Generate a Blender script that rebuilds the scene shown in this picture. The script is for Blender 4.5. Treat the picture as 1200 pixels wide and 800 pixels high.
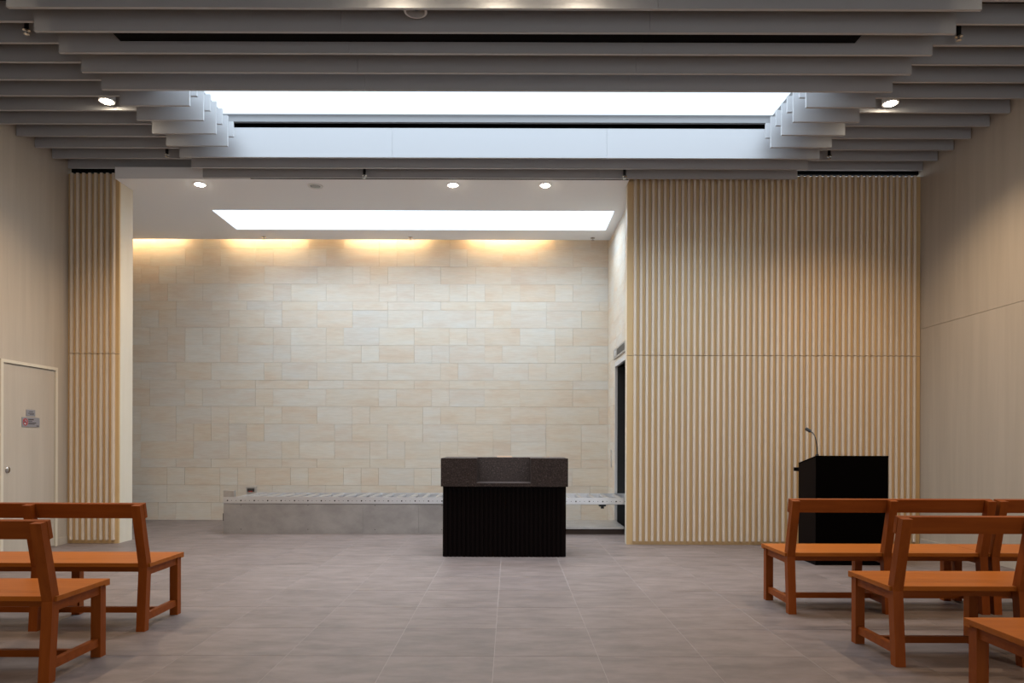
import bpy, bmesh, math, random
from mathutils import Vector, Matrix

random.seed(11)
scene = bpy.context.scene
for o in list(bpy.data.objects):
    bpy.data.objects.remove(o, do_unlink=True)
COL = scene.collection

# ------------------------------------------------------------------ camera
F_PX, VPX, VPY, CAM_H = 820.0, 597.0, 519.0, 1.23
cam_d = bpy.data.cameras.new('camera')
cam_d.sensor_width = 36.0
cam_d.lens = F_PX / 1200.0 * 36.0
cam_d.shift_x = (600.0 - VPX) / 1200.0
cam_d.shift_y = (VPY - 400.0) / 1200.0
cam_d.clip_end = 100
cam = bpy.data.objects.new('camera', cam_d)
cam.location = (0, 0, CAM_H)
cam.rotation_euler = (Matrix.Rotation(math.radians(90), 3, 'X') @ Matrix.Rotation(math.radians(0.16), 3, 'Z')).to_euler()
COL.objects.link(cam)
scene.camera = cam

# ------------------------------------------------------------------ world, exposure
world = bpy.data.worlds.new('world')
scene.world = world
world.use_nodes = True
bg = world.node_tree.nodes['Background']
bg.inputs['Color'].default_value = (0.90, 0.95, 1.0, 1)
bg.inputs['Strength'].default_value = 1.02
vs = scene.view_settings
vs.view_transform = 'Standard'
vs.look = 'None'
vs.gamma = 1.0
vs.use_curve_mapping = False
vs.exposure = 1.0

SKY_HALL = 0.70       # radiance of the daylit diffuser over the hall
SKY_NICHE = 1.5      # radiance of the daylit diffuser over the niche
SKY_COL = (0.72, 0.86, 1.0)
WARM = (1.0, 0.76, 0.52)
# daylight falling down through the two skylights (collimated by their shafts)
def sky_area(name, x0, x1, y0, y1, z, power, spread):
    d = bpy.data.lights.new(name, 'AREA')
    d.shape = 'RECTANGLE'
    d.size, d.size_y = x1 - x0, y1 - y0
    d.energy, d.color, d.spread = power, SKY_COL, math.radians(spread)
    o = bpy.data.objects.new(name, d)
    COL.objects.link(o)
    o.location = ((x0 + x1) / 2, (y0 + y1) / 2, z)
sky_area('skylight_daylight', -3.18, 2.90, 6.29, 7.77, 4.880, 90.0, 112)
sky_area('niche_daylight', -4.04, 1.40, 9.55, 10.37, 4.415, 42.0, 135)

# ------------------------------------------------------------------ material helpers
def new_mat(name):
    m = bpy.data.materials.new(name)
    m.use_nodes = True
    nt = m.node_tree
    b = nt.nodes['Principled BSDF']
    return m, nt, b

def N(nt, typ, **kw):
    n = nt.nodes.new(typ)
    for k, v in kw.items():
        setattr(n, k, v)
    return n

def plain(name, col, rough=0.5, metal=0.0, spec=0.5):
    m, nt, b = new_mat(name)
    b.inputs['Base Color'].default_value = (*col, 1)
    b.inputs['Roughness'].default_value = rough
    b.inputs['Metallic'].default_value = metal
    b.inputs['Specular IOR Level'].default_value = spec
    return m

def emit(name, col, strength):
    m = bpy.data.materials.new(name)
    m.use_nodes = True
    nt = m.node_tree
    nt.nodes.clear()
    e = N(nt, 'ShaderNodeEmission')
    e.inputs['Color'].default_value = (*col, 1)
    e.inputs['Strength'].default_value = strength
    o = N(nt, 'ShaderNodeOutputMaterial')
    nt.links.new(e.outputs[0], o.inputs[0])
    return m

def ramp(nt, stops):
    r = N(nt, 'ShaderNodeValToRGB')
    el = r.color_ramp.elements
    while len(el) < len(stops):
        el.new(0.5)
    for e, (p, c) in zip(el, stops):
        e.position = p
        e.color = (*c, 1)
    return r

def noise_coords(nt, scale, rnd_amount=0.0, rot=(0, 0, 0), local=False):
    """position (world or object) scaled, shifted by the object's random value"""
    if local:
        tc = N(nt, 'ShaderNodeTexCoord')
        src = tc.outputs['Object']
    else:
        g = N(nt, 'ShaderNodeNewGeometry')
        src = g.outputs['Position']
    mp = N(nt, 'ShaderNodeMapping')
    mp.inputs['Scale'].default_value = scale
    mp.inputs['Rotation'].default_value = rot
    nt.links.new(src, mp.inputs['Vector'])
    out = mp.outputs['Vector']
    if rnd_amount:
        oi = N(nt, 'ShaderNodeObjectInfo')
        mul = N(nt, 'ShaderNodeMath', operation='MULTIPLY')
        mul.inputs[1].default_value = rnd_amount
        nt.links.new(oi.outputs['Random'], mul.inputs[0])
        add = N(nt, 'ShaderNodeVectorMath', operation='ADD')
        nt.links.new(out, add.inputs[0])
        nt.links.new(mul.outputs[0], add.inputs[1])
        out = add.outputs[0]
    return out

def noise(nt, vec, scale=1.0, detail=4.0, rough=0.55):
    n = N(nt, 'ShaderNodeTexNoise')
    n.inputs['Scale'].default_value = scale
    n.inputs['Detail'].default_value = detail
    n.inputs['Roughness'].default_value = rough
    nt.links.new(vec, n.inputs['Vector'])
    return n.outputs['Fac']

def mix(nt, fac, a, b, blend='MIX'):
    m = N(nt, 'ShaderNodeMix', data_type='RGBA', blend_type=blend)
    if isinstance(fac, (int, float)):
        m.inputs[0].default_value = fac
    else:
        nt.links.new(fac, m.inputs[0])
    for i, v in ((6, a), (7, b)):
        if isinstance(v, tuple):
            m.inputs[i].default_value = (*v, 1)
        else:
            nt.links.new(v, m.inputs[i])
    return m.outputs[2]

def bump(nt, b, height, strength=0.1, dist=0.005):
    bp = N(nt, 'ShaderNodeBump')
    bp.inputs['Strength'].default_value = strength
    bp.inputs['Distance'].default_value = dist
    nt.links.new(height, bp.inputs['Height'])
    nt.links.new(bp.outputs[0], b.inputs['Normal'])

def mat_stone():
    m, nt, b = new_mat('sandstone')
    oi = N(nt, 'ShaderNodeObjectInfo')
    r = ramp(nt, [(0.0, (0.66, 0.585, 0.485)), (0.22, (0.69, 0.59, 0.47)), (0.42, (0.70, 0.645, 0.56)), (0.6, (0.65, 0.61, 0.555)),
                  (0.76, (0.67, 0.545, 0.42)), (0.9, (0.71, 0.67, 0.60)), (1.0, (0.62, 0.585, 0.54))])
    nt.links.new(oi.outputs['Random'], r.inputs[0])
    v = noise_coords(nt, (1.4, 1.4, 5.0), 37.0, (0, 0.22, 0))
    f = noise(nt, v, 1.3, 5, 0.6)
    rr = ramp(nt, [(0.36, (0.67, 0.535, 0.41)), (0.52, (0.71, 0.645, 0.545)), (0.68, (0.70, 0.68, 0.625))])
    nt.links.new(f, rr.inputs[0])
    c = mix(nt, 0.45, r.outputs[0], rr.outputs[0])
    v2 = noise_coords(nt, (6, 6, 60.0), 11.0, (0, 0.1, 0))
    g = noise(nt, v2, 1.0, 4, 0.6)
    gr = ramp(nt, [(0.3, (0.90, 0.89, 0.87)), (0.7, (1.0, 1.0, 1.0))])
    nt.links.new(g, gr.inputs[0])
    c = mix(nt, 1.0, c, gr.outputs[0], 'MULTIPLY')
    nt.links.new(c, b.inputs['Base Color'])
    b.inputs['Roughness'].default_value = 0.75
    b.inputs['Specular IOR Level'].default_value = 0.25
    bump(nt, b, g, 0.25, 0.004)
    return m

def mat_floor():
    m, nt, b = new_mat('floor_tile')
    oi = N(nt, 'ShaderNodeObjectInfo')
    r = ramp(nt, [(0.0, (0.150, 0.119, 0.110)), (0.5, (0.168, 0.134, 0.124)), (1.0, (0.158, 0.126, 0.118))])
    nt.links.new(oi.outputs['Random'], r.inputs[0])
    v = noise_coords(nt, (2.2, 5.0, 1.0), 23.0)
    f = noise(nt, v, 1.6, 7, 0.62)
    rr = ramp(nt, [(0.3, (0.70, 0.69, 0.68)), (0.7, (1.18, 1.17, 1.17))])
    nt.links.new(f, rr.inputs[0])
    c = mix(nt, 1.0, r.outputs[0], rr.outputs[0], 'MULTIPLY')
    nt.links.new(c, b.inputs['Base Color'])
    v2 = noise_coords(nt, (3, 9, 1), 5.0)
    f2 = noise(nt, v2, 2.0, 5, 0.6)
    mr = N(nt, 'ShaderNodeMapRange')
    mr.inputs['To Min'].default_value = 0.36
    mr.inputs['To Max'].default_value = 0.56
    nt.links.new(f2, mr.inputs['Value'])
    nt.links.new(mr.outputs[0], b.inputs['Roughness'])
    b.inputs['Specular IOR Level'].default_value = 0.45
    bump(nt, b, f2, 0.08, 0.003)
    return m

def mat_wood(name, c0, c1, scale, rough=0.45, rnd=0.0, contrast=(0.35, 0.65), spec=0.4, local=False, tint=0.0):
    m, nt, b = new_mat(name)
    v = noise_coords(nt, scale, rnd, local=local)
    f = noise(nt, v, 1.0, 6, 0.6)
    r = ramp(nt, [(contrast[0], c0), (contrast[1], c1)])
    nt.links.new(f, r.inputs[0])
    c = r.outputs[0]
    if tint:
        oi = N(nt, 'ShaderNodeObjectInfo')
        mr = N(nt, 'ShaderNodeMapRange')
        mr.inputs['To Min'].default_value = 1.0 - tint
        mr.inputs['To Max'].default_value = 1.0 + tint
        nt.links.new(oi.outputs['Random'], mr.inputs['Value'])
        hs = N(nt, 'ShaderNodeHueSaturation')
        nt.links.new(c, hs.inputs['Color'])
        nt.links.new(mr.outputs[0], hs.inputs['Value'])
        c = hs.outputs[0]
    nt.links.new(c, b.inputs['Base Color'])
    b.inputs['Roughness'].default_value = rough
    b.inputs['Specular IOR Level'].default_value = spec
    return m

def mat_steel(name, col, r0, r1, metal=0.9):
    m, nt, b = new_mat(name)
    v = noise_coords(nt, (2.5, 2.5, 3.5), 0, (0, 0.5, 0))
    f = noise(nt, v, 1.5, 6, 0.65)
    r = ramp(nt, [(0.35, tuple(x * 0.78 for x in col)), (0.65, col)])
    nt.links.new(f, r.inputs[0])
    nt.links.new(r.outputs[0], b.inputs['Base Color'])
    mr = N(nt, 'ShaderNodeMapRange')
    mr.inputs['To Min'].default_value = r0
    mr.inputs['To Max'].default_value = r1
    nt.links.new(f, mr.inputs['Value'])
    nt.links.new(mr.outputs[0], b.inputs['Roughness'])
    b.inputs['Metallic'].default_value = metal
    return m

def mat_granite():
    m, nt, b = new_mat('brown_granite')
    v = noise_coords(nt, (1, 1, 1))
    vo = N(nt, 'ShaderNodeTexVoronoi')
    vo.inputs['Scale'].default_value = 130.0
    nt.links.new(v, vo.inputs['Vector'])
    f = noise(nt, v, 95.0, 3, 0.75)
    r = ramp(nt, [(0.25, (0.008, 0.005, 0.0045)), (0.5, (0.026, 0.016, 0.013)), (0.64, (0.060, 0.042, 0.036)), (0.76, (0.22, 0.18, 0.17))])
    nt.links.new(f, r.inputs[0])
    r2 = ramp(nt, [(0.0, (0.55, 0.52, 0.5)), (0.8, (1.15, 1.05, 1.0))])
    nt.links.new(vo.outputs['Color'], r2.inputs[0])
    c = mix(nt, 1.0, r.outputs[0], r2.outputs[0], 'MULTIPLY')
    nt.links.new(c, b.inputs['Base Color'])
    b.inputs['Roughness'].default_value = 0.55
    b.inputs['Specular IOR Level'].default_value = 0.25
    return m

M = {}
M['stone'] = mat_stone()
M['grout'] = plain('stone_joint', (0.56, 0.51, 0.44), 0.9)
M['tile'] = mat_floor()
M['tile_grout'] = plain('floor_joint', (0.30, 0.265, 0.25), 0.8)
M['maple'] = mat_wood('maple_batten_daylit', (0.65, 0.55, 0.44), (0.68, 0.575, 0.46), (3, 3, 0.6), 0.36, 9.0, tint=0.03)  # maple made paler for the daylight on the batten fronts
M['maple_board_groove_bounce'] = mat_wood('maple_board_groove_bounce', (0.565, 0.385, 0.19), (0.605, 0.42, 0.215), (3, 3, 0.5), 0.5)  # warm bounce light between the battens is put into this tan
M['cream'] = mat_wood('cream_lacquer_panel', (0.66, 0.60, 0.49), (0.70, 0.64, 0.53), (9, 9, 0.6), 0.4)
M['veneer'] = mat_wood('pale_veneer', (0.455, 0.395, 0.325), (0.51, 0.445, 0.37), (9, 9, 0.5), 0.5, 3.0)
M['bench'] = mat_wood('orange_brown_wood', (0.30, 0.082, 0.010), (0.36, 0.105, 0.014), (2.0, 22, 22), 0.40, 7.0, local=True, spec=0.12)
M['bench_post_shaded'] = mat_wood('orange_brown_wood_shaded_post', (0.20, 0.045, 0.0065), (0.25, 0.060, 0.009), (22, 22, 2.0), 0.42, 7.0, local=True, spec=0.12)  # seat wood darkened for the shade on the camera-facing posts
M['bench_rail_shaded'] = mat_wood('orange_brown_wood_shaded_rail', (0.20, 0.045, 0.0065), (0.25, 0.060, 0.009), (2.0, 22, 22), 0.42, 7.0, local=True, spec=0.12)  # shaded copy of the seat wood for rails, aprons and stretchers
M['fin'] = plain('grey_fin_laminate', (0.40, 0.395, 0.40), 0.45)
M['curb'] = plain('grey_curb_paint', (0.27, 0.265, 0.265), 0.6, spec=0.2)
M['plenum'] = plain('black_plenum', (0.006, 0.006, 0.006), 0.9, spec=0.1)
M['white'] = plain('white_plaster', (0.86, 0.86, 0.87), 0.85, spec=0.2)
M['white_metal'] = plain('white_metal', (0.62, 0.61, 0.60), 0.4)
M['steel'] = mat_steel('brushed_steel', (0.62, 0.60, 0.58), 0.34, 0.5)
M['steel_panel'] = mat_steel('scuffed_steel_panel', (0.46, 0.435, 0.42), 0.42, 0.6, 0.75)
M['steel_bright'] = plain('bright_aluminium', (0.74, 0.74, 0.75), 0.35, 0.7)
M['roller'] = plain('zinc_roller', (0.72, 0.72, 0.74), 0.28, 0.9)
M['granite'] = mat_granite()
M['black'] = plain('black_stained_wood', (0.0014, 0.001, 0.001), 0.7, spec=0.02)
M['blackbrown'] = plain('black_brown_wood', (0.0036, 0.0018, 0.0018), 0.55, spec=0.05)
M['black_metal'] = plain('black_metal', (0.012, 0.012, 0.013), 0.4, 0.3)
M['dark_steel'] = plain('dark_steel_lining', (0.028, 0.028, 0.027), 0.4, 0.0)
M['brown_base'] = plain('brown_plinth_base', (0.05, 0.03, 0.022), 0.6)
M['chrome'] = plain('chrome', (0.6, 0.58, 0.56), 0.25, 1.0)
M['plaque'] = plain('grey_plaque', (0.30, 0.30, 0.33), 0.4, 0.3)
M['red'] = plain('sign_red', (0.42, 0.02, 0.03), 0.5)
M['ink'] = plain('sign_ink', (0.05, 0.045, 0.05), 0.6)
M['sign_white'] = plain('sign_white', (0.7, 0.7, 0.7), 0.5)
M['brass'] = plain('pale_brass', (0.85, 0.62, 0.45), 0.3, 0.6)
M['skyglow'] = emit('daylit_diffuser_hall', SKY_COL, SKY_HALL)
M['skyglow_niche'] = emit('daylit_diffuser_niche', SKY_COL, SKY_NICHE)
M['lamp'] = emit('lamp_glow', (1.0, 0.86, 0.66), 40.0)
M['cove_glow'] = emit('cove_tube_glow', (1.0, 0.70, 0.37), 23.0)
M['red_led'] = emit('red_indicator', (1.0, 0.05, 0.02), 0.15)

# ------------------------------------------------------------------ mesh helpers
def bm_new():
    return bmesh.new()

def box(bm, x0, x1, y0, y1, z0, z1):
    vs_ = [bm.verts.new(p) for p in ((x0, y0, z0), (x1, y0, z0), (x1, y1, z0), (x0, y1, z0),
                                     (x0, y0, z1), (x1, y0, z1), (x1, y1, z1), (x0, y1, z1))]
    for f in ((0, 3, 2, 1), (4, 5, 6, 7), (0, 1, 5, 4), (1, 2, 6, 5), (2, 3, 7, 6), (3, 0, 4, 7)):
        bm.faces.new([vs_[i] for i in f])
    return bm

def prism(bm, pts, axis, a0, a1):
    """polygon pts (u, v) extruded along axis: 'x' -> (y,z), 'y' -> (x,z), 'z' -> (x,y)"""
    def p3(u, v, a):
        return {'x': (a, u, v), 'y': (u, a, v), 'z': (u, v, a)}[axis]
    A = [bm.verts.new(p3(u, v, a0)) for u, v in pts]
    B = [bm.verts.new(p3(u, v, a1)) for u, v in pts]
    n = len(pts)
    bm.faces.new(A)
    bm.faces.new(list(reversed(B)))
    for i in range(n):
        bm.faces.new([A[i], B[i], B[(i + 1) % n], A[(i + 1) % n]])
    return bm

def cyl(bm, p0, p1, r0, r1=None, n=16, cap0=True, cap1=True):
    r1 = r0 if r1 is None else r1
    p0, p1 = Vector(p0), Vector(p1)
    d = (p1 - p0).normalized()
    a = d.orthogonal().normalized()
    b = d.cross(a)
    A, B = [], []
    for i in range(n):
        t = 2 * math.pi * i / n
        o = a * math.cos(t) + b * math.sin(t)
        A.append(bm.verts.new(p0 + o * r0))
        B.append(bm.verts.new(p1 + o * r1))
    for i in range(n):
        bm.faces.new([A[i], A[(i + 1) % n], B[(i + 1) % n], B[i]])
    if cap0:
        bm.faces.new(list(reversed(A)))
    if cap1:
        bm.faces.new(B)
    return bm

def lathe(bm, c, prof, n=24):
    """profile [(r, z)] around vertical axis through c"""
    rings = []
    for r, z in prof:
        rings.append([bm.verts.new((c[0] + r * math.cos(2 * math.pi * i / n), c[1] + r * math.sin(2 * math.pi * i / n), c[2] + z)) for i in range(n)])
    for R0, R1 in zip(rings, rings[1:]):
        for i in range(n):
            bm.faces.new([R0[i], R0[(i + 1) % n], R1[(i + 1) % n], R1[i]])
    return bm

def tube(bm, pts, r, n=8):
    pts = [Vector(p) for p in pts]
    rings = []
    for i, p in enumerate(pts):
        d = (pts[min(i + 1, len(pts) - 1)] - pts[max(i - 1, 0)]).normalized()
        a = d.cross(Vector((1, 0, 0)))
        if a.length < 1e-4:
            a = d.orthogonal()
        a.normalize()
        b = d.cross(a)
        rings.append([bm.verts.new(p + (a * math.cos(2 * math.pi * k / n) + b * math.sin(2 * math.pi * k / n)) * r) for k in range(n)])
    for R0, R1 in zip(rings, rings[1:]):
        for k in range(n):
            bm.faces.new([R0[k], R0[(k + 1) % n], R1[(k + 1) % n], R1[k]])
    bm.faces.new(list(reversed(rings[0])))
    bm.faces.new(rings[-1])
    return bm

def bevel(bm, w, seg=1):
    es = [e for e in bm.edges if len(e.link_faces) == 2 and e.calc_face_angle(0) > 0.5]
    bmesh.ops.bevel(bm, geom=es, offset=w, segments=seg, affect='EDGES', profile=0.7, clamp_overlap=True)
    return bm

def mesh_of(name, bm, m, smooth=False):
    bmesh.ops.recalc_face_normals(bm, faces=bm.faces)
    me = bpy.data.meshes.new(name)
    bm.to_mesh(me)
    bm.free()
    me.materials.append(m)
    if smooth:
        for p in me.polygons:
            p.use_smooth = True
    return me

def link(name, me, parent=None, loc=(0, 0, 0)):
    o = bpy.data.objects.new(name, me)
    COL.objects.link(o)
    o.location = loc
    if parent:
        o.parent = parent
    return o

def obj(name, bm, m, parent=None, loc=(0, 0, 0), smooth=False):
    return link(name, mesh_of(name, bm, m, smooth), parent, loc)

def bx(name, x0, x1, y0, y1, z0, z1, m, parent=None, bev=0.0, seg=1):
    bm = box(bm_new(), x0, x1, y0, y1, z0, z1)
    if bev:
        bevel(bm, bev, seg)
    return obj(name, bm, m, parent)

def empty(name, loc=(0, 0, 0)):
    o = bpy.data.objects.new(name, None)
    COL.objects.link(o)
    o.location = loc
    return o

def tag(o, label, cat, group=None):
    o['label'] = label
    o['category'] = cat
    if group:
        o['group'] = group
    return o

def structure(o, label=None, cat=None):
    o['kind'] = 'structure'
    if label:
        o['label'] = label
    if cat:
        o['category'] = cat
    return o

# ------------------------------------------------------------------ main dimensions
CYF = 8.50                     # front of the fluted pier
XL, XR = -5.36, 5.00           # hall side walls
YB = -2.6                      # rear end of the hall, left partly open for fill light
YP = 8.52                      # front of the fluted wall
NXL, NXR = -7.0, 1.557         # niche side walls
NYB = 11.08                    # niche back wall
NZ = 4.39                      # niche ceiling
TOP = 5.2                      # plenum soffit

# ------------------------------------------------------------------ floor: slab + single tiles
floor = bx('floor', -7.2, 5.2, YB, 11.3, -0.12, -0.0008, M['tile_grout'])
structure(floor, 'grey brown stone tile floor of the hall and niche', 'floor')
TX0, TY0, TS, J = -0.085, 4.04, 0.60, 0.0035
tile_meshes = {}
def tile(x0, x1, y0, y1):
    if x1 - x0 < 0.02 or y1 - y0 < 0.02:
        return
    w, d = round(x1 - x0, 3), round(y1 - y0, 3)
    key = (w, d)
    if key not in tile_meshes:
        bm = box(bm_new(), -w / 2 + J / 2, w / 2 - J / 2, -d / 2 + J / 2, d / 2 - J / 2, -0.012, 0.0)
        bevel(bm, 0.0006)
        tile_meshes[key] = mesh_of('floor_tile', bm, M['tile'])
    link('tile', tile_meshes[key], floor, ((x0 + x1) / 2, (y0 + y1) / 2, 0))
kx0, kx1 = math.floor((NXL - TX0) / TS), math.ceil((XR - TX0) / TS)
for j in range(-2, 12):
    ya, yb = TY0 + j * TS, TY0 + (j + 1) * TS
    for i in range(kx0, kx1):
        xa, xb = TX0 + i * TS, TX0 + (i + 1) * TS
        # hall part
        if ya < YP:
            tile(max(xa, XL), min(xb, XR), ya, min(yb, YP)) if min(xb, XR) > max(xa, XL) else None
        # niche part (in front of the back wall, visible span)
        if yb > YP:
            lo, hi = max(xa, -6.2), min(xb, NXR)
            y0_, y1_ = max(ya, YP), min(yb, NYB)
            if hi > lo and y1_ > y0_:
                tile(lo, hi, y0_, y1_)
# hall floor behind the camera
bx('tile_field', XL, XR, YB, TY0 - 2 * TS, -0.004, 0.0, M['tile'], floor)
bx('tile_field', NXL, -6.2, YP, NYB, -0.004, 0.0, M['tile'], floor)

# ------------------------------------------------------------------ walls of the hall
wl = structure(bx('wall_left', XL - 0.2, XL - 0.03, YB, 8.71, 0, TOP, M['grout']), 'pale veneered left wall with a flush door', 'wall')
DY0, DY1, DZ = 7.39, 8.25, 2.075          # door opening
bx('panel', XL - 0.03, XL, YB, DY0, 0, TOP, M['veneer'], wl)
bx('panel', XL - 0.03, XL, DY0, DY1 - 0.02, DZ, TOP, M['veneer'], wl)
bx('panel', XL - 0.03, XL - 0.004, DY1, CYF + 0.028, 0, TOP, M['veneer'], wl)
bx('panel', XL - 0.03, XL, DY1 - 0.02, DY1, DZ + 0.03, TOP, M['veneer'], wl)
bl = structure(bx('baseboard_left', XL, XL + 0.014, YB, DY0 - 0.05, 0, 0.085, M['veneer'], None, 0.002), 'pale skirting board along the left wall', 'baseboard')
bx('segment', XL - 0.012, XL + 0.004, DY1 + 0.04, YP - 0.025, 0, 0.085, M['veneer'], bl, 0.002)

door = structure(empty('door_1', (XL, (DY0 + DY1) / 2, 0)), 'flush pale wooden door with two grey plaques', 'door')
def dpart(name, x0, x1, y0, y1, z0, z1, m, bev=0.0):
    o = bx(name, x0 - XL, x1 - XL, y0 - (DY0 + DY1) / 2, y1 - (DY0 + DY1) / 2, z0, z1, m, door, bev)
    return o
dpart('door_leaf', XL - 0.028, XL + 0.002, DY0 + 0.012, DY1 - 0.012, 0.01, DZ - 0.012, M['veneer'], 0.003)
dpart('frame', XL - 0.03, XL + 0.014, DY0 - 0.035, DY0 + 0.004, 0, DZ + 0.03, M['cream'], 0.003)
dpart('frame', XL - 0.03, XL + 0.014, DY1 - 0.004, DY1 + 0.035, 0, DZ + 0.03, M['cream'], 0.003)
dpart('frame', XL - 0.03, XL + 0.014, DY0 + 0.004, DY1 - 0.004, DZ - 0.004, DZ + 0.03, M['cream'], 0.003)
bm = bm_new()
cyl(bm, (0.002, 0, 0), (0.010, 0, 0), 0.036, 0.033, 24)
cyl(bm, (0.010, 0, 0), (0.012, 0, 0), 0.026, 0.024, 24)
obj('flush_pull', bm, M['chrome'], door, (0, 7.47 - (DY0 + DY1) / 2, 0.93), True)

wr = structure(bx('wall_right', XR + 0.02, XR + 0.2, YB, YP + 0.2, 0, TOP, M['grout']), 'pale veneered right wall of large panels', 'wall')
for (za, zb) in ((0.0, 2.628), (2.632, TOP)):
    for (ya, yb) in ((YB, 1.0), (1.003, 4.9), (4.903, YP)):
        bx('panel', XR, XR + 0.02, ya, yb, za, zb, M['veneer'], wr)
br = structure(bx('baseboard_right', XR - 0.014, XR, YB, YP - 0.025, 0, 0.085, M['veneer'], None, 0.002), 'pale skirting board along the right wall', 'baseboard')

wb = structure(bx('wall_back_light_blocker', XL, -2.2, YB - 0.2, YB, 0, TOP, M['veneer']), 'added rear wall out of view, limiting the fill light', 'wall')  # unseen wall, added to cut fill light on the right wall
bx('lintel_light_blocker', -2.2, XR, YB - 0.2, YB, 2.9, TOP, M['veneer'], wb)  # added above the opening to keep the upper walls dark

# fluted front walls
BW, PITCH, BD = 0.031, 0.0722, 0.040
def batten_mesh(h):
    n = 6
    pts = [(-BW / 2, 0.0), (-BW / 2, -BD * 0.86)]
    for k in range(1, n):
        t = math.pi * k / n
        pts.append((-BW / 2 * math.cos(t), -BD * 0.86 - BD * 0.14 * math.sin(t)))
    pts += [(BW / 2, -BD * 0.86), (BW / 2, 0.0)]
    bm = prism(bm_new(), pts, 'z', 0.0, h)
    return mesh_of('batten', bm, M['maple'])
SEAM, PTOP = 2.30, 4.485
lower_me = batten_mesh(SEAM - 0.004 - 0.045)
upper_me = batten_mesh(PTOP - SEAM - 0.004)
def fluted(root, x0, x1, yf, xstart, n, side_mat):
    bx('board', x0, x1, yf, yf + 0.03, 0.0, SEAM - 0.003, M['maple_board_groove_bounce'], root, 0.002)
    bx('board', x0, x1, yf, yf + 0.03, SEAM + 0.003, PTOP, M['maple_board_groove_bounce'], root, 0.002)
    for k in range(n):
        x = xstart + k * PITCH
        link('batten', lower_me, root, (x, yf + 0.001, 0.045))
        link('batten', upper_me, root, (x, yf + 0.001, SEAM + 0.004))

wfr = structure(bx('wall_front_right', 1.432, XR, YP + 0.028, YP + 0.14, 0, PTOP, M['cream']), 'large fluted maple panel wall right of the niche', 'wall')
fluted(wfr, 1.43, XR - 0.004, YP, 1.52, 48, M['cream'])
CX0, CX1, CY = XL, -4.748, 8.50
wfl = structure(bx('wall_front_left', CX0 - 0.03, CX1, CY + 0.028, 8.81, 0, 4.47, M['cream']), 'narrow fluted maple pier left of the niche', 'wall')
fluted(wfl, CX0 - 0.003, CX1 + 0.001, CY, CX0 + 0.05, 8, M['cream'])

# ------------------------------------------------------------------ niche walls of sandstone blocks
courses = []
z = 0.0
for k, t in enumerate(['F', 'F', 'F', 'T', 'F', 'F', 'F', 'F', 'T', 'F', 'F', 'F', 'F', 'T', 'F', 'F', 'F', 'F', 'T']):
    h = 0.277 if t == 'F' else 0.139
    courses.append((z, z + h))
    z += h
STOP = z
wnb = structure(bx('wall_niche_back', NXL - 0.1, NXR + 0.1, NYB + 0.03, NYB + 0.2, 0, STOP + 0.2, M['grout']), 'sandstone block wall at the back of the niche', 'wall')
stone_me = {}
def stone_mesh(w, h, axis):
    key = (round(w, 3), round(h, 3), axis)
    if key not in stone_me:
        j = 0.0022
        w_, h_ = key[0] - j, key[1] - j
        if axis == 'back':
            bm = box(bm_new(), -w_ / 2, w_ / 2, 0, 0.03, -h_ / 2, h_ / 2)
        else:
            bm = box(bm_new(), 0, 0.03, -w_ / 2, w_ / 2, -h_ / 2, h_ / 2)
        bevel(bm, 0.0013)
        stone_me[key] = mesh_of('stone', bm, M['stone'])
    return stone_me[key]
rs = random.Random(5)
for ci, (z0, z1) in enumerate(courses):
    x = NXR
    first = True
    while x > -6.15:
        w = rs.choices([0.279, 0.558, 0.837], [0.36, 0.52, 0.12])[0]
        if z1 - z0 < 0.2:
            w = rs.choices([0.558, 0.837], [0.8, 0.2])[0]
        if first:
            w = rs.choice([0.14, 0.279, 0.42, 0.558])
            first = False
        link('stone', stone_mesh(w, z1 - z0, 'back'), wnb, (x - w / 2, NYB + rs.uniform(-0.0012, 0.0008), (z0 + z1) / 2))
        x -= w
    if x > NXL:
        bx('stone_field', NXL, x - 0.002, NYB, NYB + 0.03, z0, z1 - 0.003, M['stone'], wnb)

OY0, OY1, OZ = 9.34, 10.30, 2.36          # opening for the conveyor
wnr = structure(bx('wall_niche_right', NXR + 0.03, NXR + 0.18, OY1, NYB + 0.03, 0, STOP, M['grout']), 'sandstone side wall of the niche with conveyor opening', 'wall')
bx('backing', NXR + 0.03, NXR + 0.18, 8.66, OY0, 0, STOP, M['grout'], wnr)
bx('backing', NXR + 0.03, NXR + 0.18, OY0, OY1, OZ, STOP, M['grout'], wnr)
def side_stones(z0, z1, ya, yb):
    y = yb
    while y > ya + 0.01:
        w = min(rs.choice([0.279, 0.558, 0.558]), y - ya)
        if y - w - ya < 0.08:
            w = y - ya
        link('stone', stone_mesh(w, z1 - z0, 'side'), wnr, (NXR, y - w / 2, (z0 + z1) / 2))
        y -= w
for (z0, z1) in courses:
    if z1 <= OZ + 0.01:
        side_stones(z0, z1, OY1, NYB)
        side_stones(z0, z1, 8.66, OY0)
    elif z0 < OZ:
        side_stones(z0, z1, OY1, NYB)
        side_stones(z0, z1, 8.66, OY0)
        side_stones(OZ, z1, OY0, OY1)
    else:
        side_stones(z0, z1, 8.66, NYB)
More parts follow.
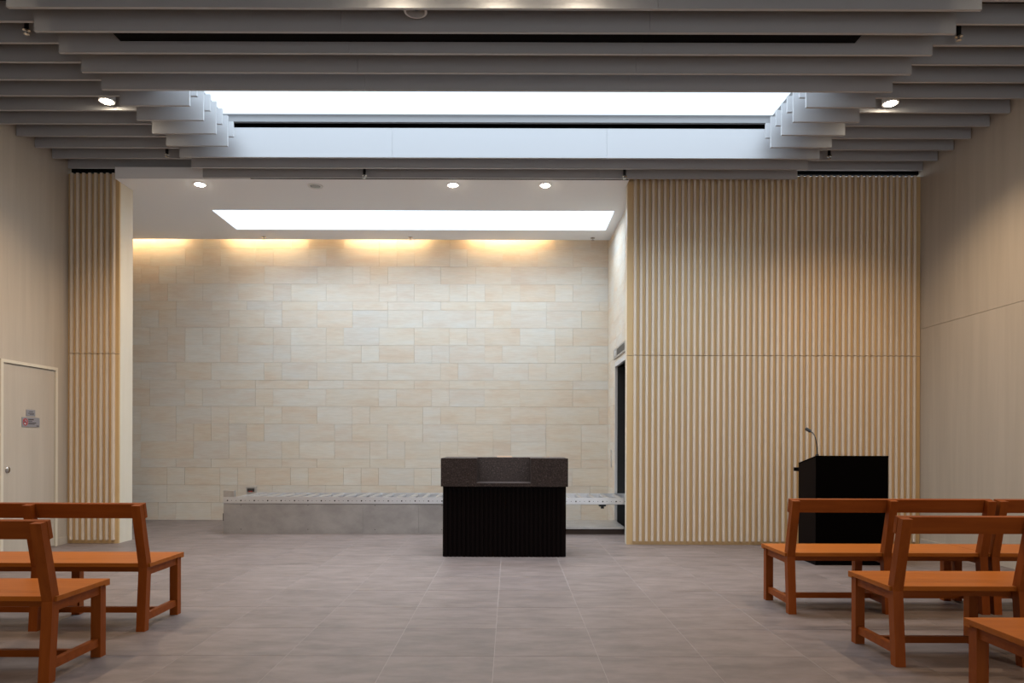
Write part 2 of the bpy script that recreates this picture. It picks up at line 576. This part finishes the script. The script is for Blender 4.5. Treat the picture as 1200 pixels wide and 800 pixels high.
# dark lining of the conveyor opening, pale jamb around it
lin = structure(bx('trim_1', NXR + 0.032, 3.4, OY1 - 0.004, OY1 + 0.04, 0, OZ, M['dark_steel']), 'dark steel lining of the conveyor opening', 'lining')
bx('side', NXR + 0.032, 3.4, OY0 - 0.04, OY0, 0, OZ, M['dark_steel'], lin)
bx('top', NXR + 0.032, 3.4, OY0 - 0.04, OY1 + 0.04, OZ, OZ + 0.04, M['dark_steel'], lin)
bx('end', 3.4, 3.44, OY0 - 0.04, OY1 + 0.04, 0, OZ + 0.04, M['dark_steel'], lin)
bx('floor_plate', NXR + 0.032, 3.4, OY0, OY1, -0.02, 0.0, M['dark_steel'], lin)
jam = structure(bx('trim_2', NXR - 0.006, NXR + 0.03, OY1 - 0.006, OY1 + 0.02, 0, OZ, M['white_metal']), 'pale metal jamb around the conveyor opening', 'jamb')
bx('jamb', NXR - 0.006, NXR + 0.03, OY0, OY0 + 0.012, 0, OZ, M['white_metal'], jam)
bx('head', NXR - 0.006, NXR + 0.03, OY0, OY1, OZ - 0.006, OZ + 0.06, M['white_metal'], jam)

wnl = structure(bx('wall_niche_left', NXL - 0.1, NXL, 8.81, NYB, 0, STOP, M['white']), 'plain side wall of the niche behind the pier', 'wall')
bx('return_wall', NXL, CX0, 8.71, 8.81, 0, STOP, M['white'], wnl)

# ------------------------------------------------------------------ ceilings
# niche ceiling, with skylight opening and a slot along the back wall
SX0, SX1, SY0, SY1 = -4.06, 1.42, 9.53, 10.39
CEDGE = 10.89
cn = structure(bx('ceiling_niche', CX1 + 0.004, 1.428, 8.40, SY0, NZ, NZ + 0.14, M['white']), 'smooth white ceiling of the niche', 'ceiling')
bx('slab', NXL, CX1 + 0.004, 8.81, SY0, NZ, NZ + 0.14, M['white'], cn)
bx('slab', 1.428, NXR, 8.66, SY0, NZ, NZ + 0.14, M['white'], cn)
bx('slab', NXL, NXR, SY1, CEDGE, NZ, NZ + 0.14, M['white'], cn)
bx('slab', NXL, SX0, SY0, SY1, NZ, NZ + 0.14, M['white'], cn)
bx('slab', SX1, NXR, SY0, SY1, NZ, NZ + 0.14, M['white'], cn)
bx('cove_lid', NXL, NXR, 10.55, NYB + 0.03, 4.86, 4.90, M['white'], cn)
bx('cove_side', NXL, NXR, 10.55, 10.58, NZ + 0.14, 4.86, M['white'], cn)
w2 = structure(bx('window_2', SX0, SX1, SY0, SY1, NZ + 0.03, NZ + 0.05, M['skyglow_niche']), 'long white daylit skylight in the niche ceiling', 'skylight')

# hall ceiling: black plenum with hanging grey fins
ceil = structure(bx('ceiling', XL, XR, YB, 8.66, TOP, TOP + 0.1, M['plenum']), 'dark hall ceiling hung with grey fins', 'ceiling')
bx('plenum_end', XL - 0.03, XR + 0.02, 8.60, 8.66, 4.54, TOP, M['plenum'], ceil)
bx('plenum_side', XL, XL + 0.01, 3.0, 8.6, 4.72, TOP, M['plenum'], ceil)
bx('plenum_side', XR - 0.01, XR, 3.0, 8.6, 4.72, TOP, M['plenum'], ceil)
FT, LZ, UZ, FTOP = 0.026, 4.375, 4.540, 4.70
LX0, LX1, HX0, HX1 = -3.65, 3.41, -3.00, 2.765
fin_me = {}
def fin(xa, xb, y, zb):
    key = (round(xb - xa, 3), zb)
    if key not in fin_me:
        bm = box(bm_new(), -key[0] / 2, key[0] / 2, -FT / 2, FT / 2, zb - FTOP, 0)
        bevel(bm, 0.004, 2)
        fin_me[key] = mesh_of('fin', bm, M['fin'])
    link('fin', fin_me[key], ceil, ((xa + xb) / 2, y, FTOP))
def fin_run(xa, xb, y, zb, joints):
    cuts = [xa] + [j for j in joints if xa < j < xb] + [xb]
    for a, b in zip(cuts, cuts[1:]):
        fin(a + (0.001 if a != xa else 0), b - (0.001 if b != xb else 0), y, zb)
JX = [-1.30, 1.065]
for k in range(14):
    yl, yu = 8.32 - 0.295 * k, 8.47 - 0.295 * k
    if 6.4 < yl < 7.6:
        fin_run(LX0, HX0, yl, LZ, [])
        fin_run(HX1, LX1, yl, LZ, [])
    else:
        fin_run(LX0, LX1, yl, LZ, JX)
    if 6.35 < yu < 7.65:
        fin_run(XL + 0.015, HX0, yu, UZ, [])
        fin_run(HX1, XR - 0.015, yu, UZ, [])
    elif k == 0:
        fin_run(XL + 0.015, CX1 - 0.01, yu, UZ + 0.0, [])
        fin_run(CX1 - 0.01, 1.45, yu, UZ + 0.0, JX)
        fin_run(1.45, XR - 0.015, yu, UZ, [])
    else:
        fin_run(XL + 0.015, XR - 0.015, yu, UZ, JX)

# hall skylight: curb with daylit diffuser
GX0, GX1, GY0, GY1, GZ = -3.20, 2.92, 6.27, 7.79, 4.885
w1 = structure(bx('window_1', GX0, GX1, GY0, GY1, GZ, GZ + 0.02, M['skyglow']), 'long white daylit skylight in the fin ceiling', 'skylight')
bx('curb', GX0 - 0.04, GX0, GY0 - 0.04, GY1 + 0.04, 4.80, TOP, M['curb'], w1)
bx('curb', GX1, GX1 + 0.04, GY0 - 0.04, GY1 + 0.04, 4.80, TOP, M['curb'], w1)
bx('curb', GX0, GX1, GY0 - 0.04, GY0, 4.80, TOP, M['curb'], w1)
bx('curb', GX0, GX1, GY1, GY1 + 0.04, 4.80, TOP, M['curb'], w1)

# black linear air slots
t3 = structure(bx('trim_3', -3.15, 2.78, 5.388, 5.650, 4.465, 4.535, M['plenum']), 'black linear air slot between two ceiling fins', 'air slot')
t4 = structure(bx('trim_4', -3.11, 1.42, 8.335, 8.398, 4.388, 4.44, M['plenum']), 'thin black slot along the niche ceiling edge', 'air slot')

# ------------------------------------------------------------------ light fittings
def spot(name, loc, power, angle, blend, col, size=0.05, parent=None):
    d = bpy.data.lights.new(name, 'SPOT')
    d.energy = power
    d.spot_size = math.radians(angle)
    d.spot_blend = blend
    d.color = col
    d.shadow_soft_size = size
    o = bpy.data.objects.new(name, d)
    COL.objects.link(o)
    o.location = loc
    if parent:
        o.parent = parent
    return o

def downlight(x, y, z, label, power, angle=130, body=0.10, r=0.075, lit=True, group='recessed downlights'):
    t = tag(empty('downlight', (x, y, z)), label, 'downlight', group)
    bm = bm_new()
    lathe(bm, (0, 0, 0), [(r, body), (r, 0.0), (r * 0.80, 0.0), (r * 0.78, 0.006)], 28)
    obj('ring', bm, M['white_metal'], t, smooth=False)
    bm = bm_new()
    lathe(bm, (0, 0, 0), [(r * 0.79, 0.004), (r * 0.6, -0.008), (r * 0.3, -0.015), (0.001, -0.017)], 24)
    obj('lamp', bm, M['lamp'] if lit else M['black_metal'], t)
    if lit:
        spot('lamp_light', (0, 0, -0.075), power, angle, 1.0, WARM, 0.05, t)
    return t

HP = 112.0
downlight(-3.95, 6.85, 4.56, 'lit round downlight among the left ceiling fins', HP, body=0.3)
downlight(3.72, 6.85, 4.56, 'lit round downlight among the right ceiling fins', HP, body=0.3)
downlight(-3.80, 8.57, NZ - 0.008, 'lit round downlight in niche ceiling beside the fluted pier', 36.0, body=0.06)
downlight(-0.70, 8.57, NZ - 0.008, 'lit round downlight in niche ceiling, middle one of three', 36.0, body=0.06)
downlight(0.43, 8.57, NZ - 0.008, 'lit round downlight in niche ceiling nearest the large fluted wall', 36.0, body=0.06)
for i, x in enumerate((-0.80, -0.10, 0.50)):
    downlight(x, 4.93 - 0.07, 4.44, 'lit round downlight between front fins above the aisle, ' + ('left one', 'middle one', 'right one')[i], 30.0, body=0.3, group='downlights above the aisle')
for x in (-3.95, 3.72):
    downlight(x, 4.42, 4.56, 'lit round downlight among fins over the benches at ' + ('left' if x < 0 else 'right'), HP, body=0.3, group='downlights over the benches')
    downlight(x, 1.9, 4.56, 'lit round downlight at the back of the hall by the ' + ('left wall' if x < 0 else 'right wall'), HP, body=0.6, group='downlights over the back of the hall')

# unlit cylinder fitting between the front fins
t = tag(empty('cylinder_fitting', (-0.71, 5.225, 4.445)), 'unlit white cylinder fitting hanging between the front ceiling fins', 'light fitting')
bm = bm_new()
lathe(bm, (0, 0, 0), [(0.088, 0.26), (0.088, 0.006), (0.084, 0.0), (0.070, 0.0), (0.066, 0.06)], 32)
obj('housing', bm, M['white_metal'], t, smooth=False)
obj('dark_lens', cyl(bm_new(), (0, 0, 0.05), (0, 0, 0.06), 0.068, n=28), M['black_metal'], t)

# ceiling speaker
t = tag(empty('ceiling_speaker', (-2.40, 8.62, NZ - 0.004)), 'round unlit grille fitting in the niche ceiling', 'speaker')
bm = bm_new()
lathe(bm, (0, 0, 0), [(0.095, 0.004), (0.09, -0.004), (0.065, -0.004), (0.062, 0.004)], 32)
obj('rim', bm, M['white_metal'], t)
g = obj('grille', cyl(bm_new(), (0, 0, -0.001), (0, 0, 0.003), 0.064, n=28), M['dark_steel'], t)
for k in range(-3, 4):
    hw = math.sqrt(0.060 ** 2 - (k * 0.017) ** 2)
    bx('slat', -hw, hw, k * 0.017 - 0.003, k * 0.017 + 0.003, -0.005, -0.001, M['chrome'], g)

# cove tubes washing the back wall
for i, x in enumerate((-5.75, -3.85, -1.95, -0.05)):
    t = tag(empty('cove_lamp', (x, 10.945, 4.535)), 'warm tube lamp in the slot above the stone wall, ' + ('nearest the fluted pier', 'second from the fluted pier', 'third from the fluted pier', 'nearest the conveyor opening')[i], 'cove lamp', 'tube lamps in the wall slot')
    obj('tube', cyl(bm_new(), (-0.58, 0, 0), (0.58, 0, 0), 0.016, n=12), M['cove_glow'], t, smooth=True)
    bx('batten', -0.62, 0.62, -0.05, -0.02, -0.03, 0.03, M['white_metal'], t, 0.003)

# sprinklers
def sprinkler(x, y, z, label, stem=0.16, dark=True, s=1.0):
    t = tag(empty('sprinkler', (x, y, z)), label, 'sprinkler', 'ceiling sprinklers')
    obj('pipe', cyl(bm_new(), (0, 0, 0.035 * s), (0, 0, 0.035 * s + stem), 0.017 * s, n=14), M['black_metal'] if dark else M['chrome'], t, smooth=False)
    bm = bm_new()
    lathe(bm, (0, 0, 0), [(0.010 * s, 0.04 * s), (0.028 * s, 0.034 * s), (0.030 * s, 0.028 * s), (0.008 * s, 0.024 * s), (0.006 * s, 0.0), (0.001, -0.002)], 16)
    obj('head', bm, M['chrome'], t)
    bm = bm_new()
    lathe(bm, (0, 0, 0), [(0.002, 0.003 * s), (0.022 * s, 0.002 * s), (0.022 * s, -0.001 * s), (0.002, -0.002 * s)], 16)
    obj('deflector', bm, M['chrome'], t)
    return t
sprinkler(-3.92, 5.667, 4.53, 'sprinkler hanging among the fins at top left')
sprinkler(3.63, 5.667, 4.50, 'sprinkler hanging among the fins at top right')
sprinkler(-3.94, 8.03, 4.50, 'sprinkler among the rear fins on the left side')
sprinkler(3.66, 8.03, 4.50, 'sprinkler among the rear fins on the right side')
sprinkler(-1.72, 8.255, 4.35, 'sprinkler below the last fin above the niche left half', 0.12)
sprinkler(1.35, 8.255, 4.35, 'sprinkler below the last fin beside the large fluted wall', 0.12)
sprinkler(-3.78, 10.75, NZ - 0.045, 'sprinkler on the niche ceiling edge, leftmost of three', 0.01, False, 1.2)
sprinkler(-1.53, 10.75, NZ - 0.045, 'sprinkler on the niche ceiling edge, middle of three', 0.01, False, 1.2)
sprinkler(1.27, 10.75, NZ - 0.045, 'sprinkler on the niche ceiling edge, rightmost of three', 0.01, False, 1.2)

# ------------------------------------------------------------------ altar
AX0, AX1, AY0, AY1 = -0.72, 0.615, 7.555, 8.20
altar = tag(empty('altar', ((AX0 + AX1) / 2, (AY0 + AY1) / 2, 0)), 'dark altar with speckled brown granite top on fluted black base', 'altar')
ax, ay = (AX0 + AX1) / 2, (AY0 + AY1) / 2
hw, hd = (AX1 - AX0) / 2, (AY1 - AY0) / 2
bm = bm_new()
pts = []
def flutes(p0, p1, nrm, n):
    p0, p1, nrm = Vector(p0), Vector(p1), Vector(nrm)
    for k in range(n):
        for s, d in ((0.12, 0.0), (0.22, 0.011), (0.78, 0.011), (0.88, 0.0)):
            q = p0.lerp(p1, (k + s) / n) + nrm * d
            pts.append((q.x, q.y))
flutes((-hw + .012, -hd + .012), (hw - .012, -hd + .012), (0, -1), 27)
flutes((hw - .012, -hd + .012), (hw - .012, hd - .012), (1, 0), 13)
flutes((hw - .012, hd - .012), (-hw + .012, hd - .012), (0, 1), 27)
flutes((-hw + .012, hd - .012), (-hw + .012, -hd + .012), (-1, 0), 13)
prism(bm, pts, 'z', 0.0, 0.765)
obj('fluted_base', bm, M['blackbrown'], altar)
# granite block with a sloping recess in the middle of its front
gw, gy0, gy1, gz0, gz1 = 0.683, -hd - 0.045, hd + 0.045, 0.762, 1.066
nx0, nx1 = -0.352 + (0 - 0) , 0.222   # notch span, relative to altar centre -> set below
nx0, nx1 = (-0.352) - ax, (0.232) - ax
bx('granite_top', -gw, nx0, gy0, gy1, gz0, gz1, M['granite'], altar, 0.004)
bx('granite_top', nx1, gw, gy0, gy1, gz0, gz1, M['granite'], altar, 0.004)
bm = bm_new()
prism(bm, [(gy0, gz0), (gy1, gz0), (gy1, gz1), (gy0 + 0.40, gz1), (gy0 + 0.35, 0.800), (gy0, 0.800)], 'x', nx0, nx1)
obj('sloping_recess', bm, M['granite'], altar)
plate = tag(bx('brass_plate', -0.145, 0.03, 8.10, 8.18, gz1 + 0.0005, gz1 + 0.016, M['brass'], None, 0.002), 'small pale brass plate lying on the altar top', 'plate')

# ------------------------------------------------------------------ roller conveyor
RX0, RX1, RY0, RY1 = -3.85, 2.9, 9.43, 10.27
RZ0, RZ1 = 0.405, 0.497
conv = tag(empty('roller_conveyor', (RX0, (RY0 + RY1) / 2, 0)), 'long steel roller conveyor in front of the stone wall', 'conveyor')
def cp(name, x0, x1, y0, y1, z0, z1, m, bev=0.0, parent=None):
    return bx(name, x0 - RX0, x1 - RX0, y0 - (RY0 + RY1) / 2, y1 - (RY0 + RY1) / 2, z0, z1, m, parent or conv, bev)
BEND = 0.02
for xa, xb in ((RX0, -1.966), (-1.966, -1.22), (-1.22, BEND)):
    cp('side_panel', xa + 0.001, xb - 0.001, RY0, RY0 + 0.02, 0.0, RZ0, M['steel_panel'], 0.001)
    cp('side_panel', xa + 0.001, xb - 0.001, RY1 - 0.02, RY1, 0.0, RZ0, M['steel_panel'], 0.001)
cp('end_panel', RX0 + 0.001, RX0 + 0.02, RY0 + 0.02, RY1 - 0.02, 0.0, RZ0, M['steel_panel'])
cp('end_panel', BEND - 0.02, BEND - 0.001, RY0 + 0.02, RY1 - 0.02, 0.0, RZ0, M['steel_panel'])
def rail(y0, y1, lip):
    bm = box(bm_new(), 0, RX1 - RX0, y0, y1, RZ0, RZ1)
    l0, l1 = (y0, y1 + lip) if lip > 0 else (y0 + lip, y1)
    box(bm, 0, RX1 - RX0, l0, l1, RZ0, RZ0 + 0.004)
    return obj('rail', bm, M['steel_bright'], conv, (0, -(RY0 + RY1) / 2, 0))
rail(RY0 - 0.004, RY0 + 0.004, 0.03)
rail(RY1 - 0.004, RY1 + 0.004, -0.03)
RS = 0.1805
roll_me = None
nroll = int((RX1 - RX0 - 0.2) / RS)
bm = bm_new()
cyl(bm, (0, RY0 + 0.012 - (RY0 + RY1) / 2, 0), (0, RY1 - 0.012 - (RY0 + RY1) / 2, 0), 0.029, n=14)
roll_me = mesh_of('roller', bm, M['roller'], False)
for k in range(nroll):
    link('roller', roll_me, conv, (0.055 + 0.09 + k * RS, 0, RZ1 - 0.034))
bm = bm_new()
for k in range(nroll):
    x = 0.055 + k * RS
    cyl(bm, (x, RY0 - 0.004 - (RY0 + RY1) / 2, 0.447), (x, RY0 - 0.009 - (RY0 + RY1) / 2, 0.447), 0.010, n=6)
    for d in (0.055, 0.115):
        cyl(bm, (x + d, RY0 - 0.004 - (RY0 + RY1) / 2, 0.447), (x + d, RY0 - 0.0055 - (RY0 + RY1) / 2, 0.447), 0.005, n=6)
    if x < BEND - RX0 and k % 5 == 1:
        for zz in (0.385, 0.06):
            cyl(bm, (x, RY0 - (RY0 + RY1) / 2, zz), (x, RY0 - 0.003 - (RY0 + RY1) / 2, zz), 0.006, n=6)
o = obj('bolts', bm, M['black_metal'], conv)
o['kind'] = 'stuff'
# end stop boxes on the two rails
for y, red in ((RY0 + 0.02, False), (RY1 - 0.02, True)):
    s = cp('end_stop', RX0, RX0 + 0.145, y - 0.025, y + 0.025, RZ1 - 0.002, RZ1 + 0.082, M['steel'], 0.003)
    if red:
        cp('sensor_face', RX0 + 0.02, RX0 + 0.125, y - 0.029, y - 0.0255, RZ1 + 0.012, RZ1 + 0.06, M['dark_steel'], 0.0, s)
        for dx in (0.045, 0.075):
            cp('indicator', RX0 + dx, RX0 + dx + 0.018, y - 0.032, y - 0.0293, RZ1 + 0.012, RZ1 + 0.024, M['red_led'], 0.0, s)
cp('socket', RX0 - 0.02, RX0, RY0 + 0.03, RY0 + 0.12, 0.17, 0.27, M['black_metal'], 0.004)
# open right end: legs, hanging bracket, low plinth
for x in (0.35, 1.22):
    cp('bracket', x, x + 0.09, RY0 + 0.05, RY0 + 0.13, 0.375, RZ0, M['black_metal'], 0.008)
    cp('bracket', x + 0.025, x + 0.065, RY0 + 0.06, RY0 + 0.11, 0.345, 0.378, M['black_metal'], 0.008)
cp('plinth_base', BEND, NXR - 0.006, RY0 + 0.03, RY1 - 0.03, 0.0, 0.075, M['brown_base'])
cp('plinth_plate', BEND, NXR - 0.006, RY0, RY1, 0.075, 0.105, M['steel'], 0.003)
cp('leg', 0.06, 0.10, RY1 - 0.06, RY1 - 0.02, 0.105, RZ0, M['steel'])
cp('leg', 0.06, 0.10, RY0 + 0.02, RY0 + 0.06, 0.105, RZ0, M['steel'])

# wall fittings by the opening
ip = tag(empty('indicator_panel', (NXR, 9.86, 2.54)), 'steel indicator panel above the conveyor opening', 'indicator panel')
bx('faceplate', -0.016, 0.0, -0.56, 0.52, -0.07, 0.07, M['steel'], ip, 0.003)
bx('display', -0.019, -0.016, -0.45, 0.20, -0.045, 0.045, M['dark_steel'], ip)
bm = bm_new()
cyl(bm, (-0.021, 0.36, 0), (-0.016, 0.36, 0), 0.042, n=20)
obj('indicator_light', bm, M['sign_white'], ip)
tag(bx('wall_slot_plate', NXR - 0.012, NXR, 10.63, 10.69, 0.87, 1.13, M['steel'], None, 0.003), 'narrow vertical steel plate on the niche side wall', 'plate')

# ------------------------------------------------------------------ lectern with microphone
QX0, QX1, QY0, QY1 = 3.108, 3.845, 7.10, 7.52
lec = tag(empty('lectern', ((QX0 + QX1) / 2, (QY0 + QY1) / 2, 0)), 'black box lectern with sloping top in front of fluted wall', 'lectern')
qx, qy = (QX1 - QX0) / 2, (QY1 - QY0) / 2
bm = prism(bm_new(), [(-qy, 0.0), (qy, 0.0), (qy, 1.012), (-qy, 1.095)], 'x', -qx, qx)
bevel(bm, 0.002)
obj('body', bm, M['blackbrown'], lec)
bx('front_panel', -qx + 0.002, qx - 0.002, -qy - 0.006, -qy + 0.001, 0.004, 1.094, M['black'], lec, 0.001)
bm = prism(bm_new(), [(-qy - 0.006, 1.097), (qy, 1.014), (qy, 1.028), (-qy - 0.006, 1.111)], 'x', -qx, qx)
obj('top_board', bm, M['black'], lec)
bx('shelf', -qx + 0.0, qx, qy, qy + 0.13, 0.935, 0.975, M['black'], lec, 0.002)
mic = tag(empty('microphone', (QX0 + 0.028, QY0 + 0.03, 1.107)), 'black gooseneck microphone on the lectern corner', 'microphone')
obj('base', cyl(bm_new(), (0, 0, -0.004), (0, 0, 0.022), 0.020, 0.012, 16), M['black_metal'], mic)
P0, P1, P2, P3 = Vector((0, 0.0, 0.02)), Vector((0, 0.01, 0.14)), Vector((-0.002, 0.03, 0.225)), Vector((-0.012, 0.12, 0.250))
path = [P0 * (1 - t) ** 3 + P1 * 3 * t * (1 - t) ** 2 + P2 * 3 * t * t * (1 - t) + P3 * t ** 3 for t in [k / 12 for k in range(13)]]
obj('gooseneck', tube(bm_new(), path, 0.0058, 8), M['black_metal'], mic, smooth=True)
bm = bm_new()
d = (Vector((-0.03, 0.10, 0.045))).normalized()
cyl(bm, P3 - d * 0.005, P3 + d * 0.015, 0.007, 0.012, 14)
cyl(bm, P3 + d * 0.015, P3 + d * 0.075, 0.017, 0.017, 14)
cyl(bm, P3 + d * 0.075, P3 + d * 0.085, 0.017, 0.010, 14)
obj('capsule', bm, M['black_metal'], mic)

# ------------------------------------------------------------------ plaques on the door
def sx(name, y0, y1, z0, z1, m, parent, d0, d1, c):
    return bx(name, d0, d1, y0 - c[0], y1 - c[0], z0 - c[1], z1 - c[1], m, parent)
c1 = (7.826, 1.552)
s1 = tag(empty('door_plaque', (XL + 0.003, *c1)), 'small grey plaque, the upper one on the door', 'sign')
bx('plate', 0, 0.004, -0.073, 0.073, -0.036, 0.036, M['plaque'], s1, 0.001)
for (zz, ya, yb) in ((0.012, -0.03, 0.035), (-0.006, -0.045, 0.05), (-0.018, -0.02, 0.05)):
    o = bx('print_line', 0.004, 0.0045, ya, yb, zz - 0.003, zz + 0.003, M['ink'], s1)
c2 = (7.828, 1.448)
s2 = tag(empty('no_smoking_sign', (XL + 0.003, *c2)), 'grey no smoking plaque, the lower one on the door', 'sign')
bx('plate', 0, 0.004, -0.145, 0.145, -0.053, 0.053, M['plaque'], s2, 0.001)
bm = bm_new()
n = 32
ro, ri = 0.040, 0.030
A = [[bm.verts.new((xx, -0.092 + r * math.cos(2 * math.pi * i / n), r * math.sin(2 * math.pi * i / n))) for i in range(n)] for xx, r in ((0.0046, ro), (0.0046, ri))]
for i in range(n):
    bm.faces.new([A[0][i], A[0][(i + 1) % n], A[1][(i + 1) % n], A[1][i]])
ret = bmesh.ops.extrude_face_region(bm, geom=list(bm.faces))
bmesh.ops.translate(bm, vec=(0.0008, 0, 0), verts=[v for v in ret['geom'] if isinstance(v, bmesh.types.BMVert)])
obj('red_ring', bm, M['red'], s2)
bm = prism(bm_new(), [(-0.092 - 0.028, 0.020), (-0.092 - 0.020, 0.028), (-0.092 + 0.028, -0.020), (-0.092 + 0.020, -0.028)], 'x', 0.0047, 0.0056)
obj('red_slash', bm, M['red'], s2)
bx('cigarette', 0.004, 0.0046, -0.116, -0.070, -0.006, 0.004, M['ink'], s2)
bx('white_mark', 0.004, 0.0046, -0.104, -0.078, -0.022, -0.012, M['sign_white'], s2)
for (zz, ya, yb, h) in ((0.030, -0.045, 0.045, 0.006), (0.012, -0.045, 0.02, 0.004), (-0.008, -0.04, 0.085, 0.005), (-0.022, -0.045, 0.06, 0.0035), (-0.040, 0.09, 0.13, 0.005)):
    bx('print_line', 0.004, 0.0046, ya, yb, zz - h, zz + h, M['ink'], s2)

# ------------------------------------------------------------------ benches
BL = 1.455
def make_bench():
    t = empty('bench')
    PW = 0.056
    fx = [0.0, (BL - PW) / 2, BL - PW]
    # seat, with its front lip
    bm = prism(bm_new(), [(0.046, 0.412), (0.478, 0.412), (0.478, 0.402), (0.522, 0.402), (0.522, 0.437), (0.046, 0.437)], 'x', -0.012, BL + 0.012)
    bevel(bm, 0.003, 2)
    obj('seat', bm, M['bench'], t)
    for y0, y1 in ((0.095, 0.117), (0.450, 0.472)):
        bx('apron', PW, BL - PW, y0, y1, 0.372, 0.412, M['bench_rail_shaded'], t, 0.002)
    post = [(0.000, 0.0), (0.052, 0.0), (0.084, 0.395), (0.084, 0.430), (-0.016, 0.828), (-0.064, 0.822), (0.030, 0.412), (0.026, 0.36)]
    bm = prism(bm_new(), post, 'x', 0, PW)
    bevel(bm, 0.003, 2)
    post_me = mesh_of('rear_post', bm, M['bench_post_shaded'])
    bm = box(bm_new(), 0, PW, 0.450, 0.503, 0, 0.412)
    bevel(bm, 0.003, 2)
    leg_me = mesh_of('front_leg', bm, M['bench_post_shaded'])
    bm = prism(bm_new(), [(0.045, 0.062), (0.455, 0.062), (0.455, 0.108), (0.049, 0.108)], 'x', 0.014, PW - 0.010)
    bevel(bm, 0.002)
    str_me = mesh_of('side_stretcher', bm, M['bench_rail_shaded'])
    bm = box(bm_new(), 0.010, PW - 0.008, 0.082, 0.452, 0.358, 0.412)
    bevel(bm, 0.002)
    rail_me = mesh_of('side_rail', bm, M['bench_rail_shaded'])
    for x in fx:
        link('rear_post', post_me, t, (x, 0, 0))
        link('front_leg', leg_me, t, (x, 0, 0))
        link('side_stretcher', str_me, t, (x, 0, 0))
        link('side_rail', rail_me, t, (x, 0, 0))
    bx('long_stretcher', PW - 0.012, BL - PW + 0.012, 0.238, 0.268, 0.066, 0.104, M['bench_rail_shaded'], t, 0.002)
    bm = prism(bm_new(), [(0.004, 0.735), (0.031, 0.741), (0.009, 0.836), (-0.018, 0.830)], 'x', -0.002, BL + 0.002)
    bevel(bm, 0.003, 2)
    obj('back_rail', bm, M['bench_rail_shaded'], t)
    return t
proto = make_bench()
def copy_tree(o):
    c = o.copy()
    COL.objects.link(c)
    for ch in o.children:
        k = ch.copy()
        COL.objects.link(k)
        k.parent = c
    return c
spots = [
    (-2.362 - BL, 4.535, 'orange brown wooden bench at left, second from the camera'),
    (-2.332 - BL, 3.545, 'orange brown wooden bench at left, nearest the camera'),
    (2.020, 5.050, 'orange brown wooden bench directly in front of the lectern'),
    (2.020 + BL + 0.030, 5.050, 'orange brown wooden bench against the right wall, same row as the lectern bench'),
    (2.135, 3.860, 'orange brown wooden bench at right, in the middle of three rows'),
    (2.095, 2.685, 'orange brown wooden bench at bottom right corner, nearest the camera'),
]
for i, (x, y, lab) in enumerate(spots):
    o = proto if i == 0 else copy_tree(proto)
    o.location = (x, y, 0)
    tag(o, lab, 'bench', 'wooden benches facing the altar')
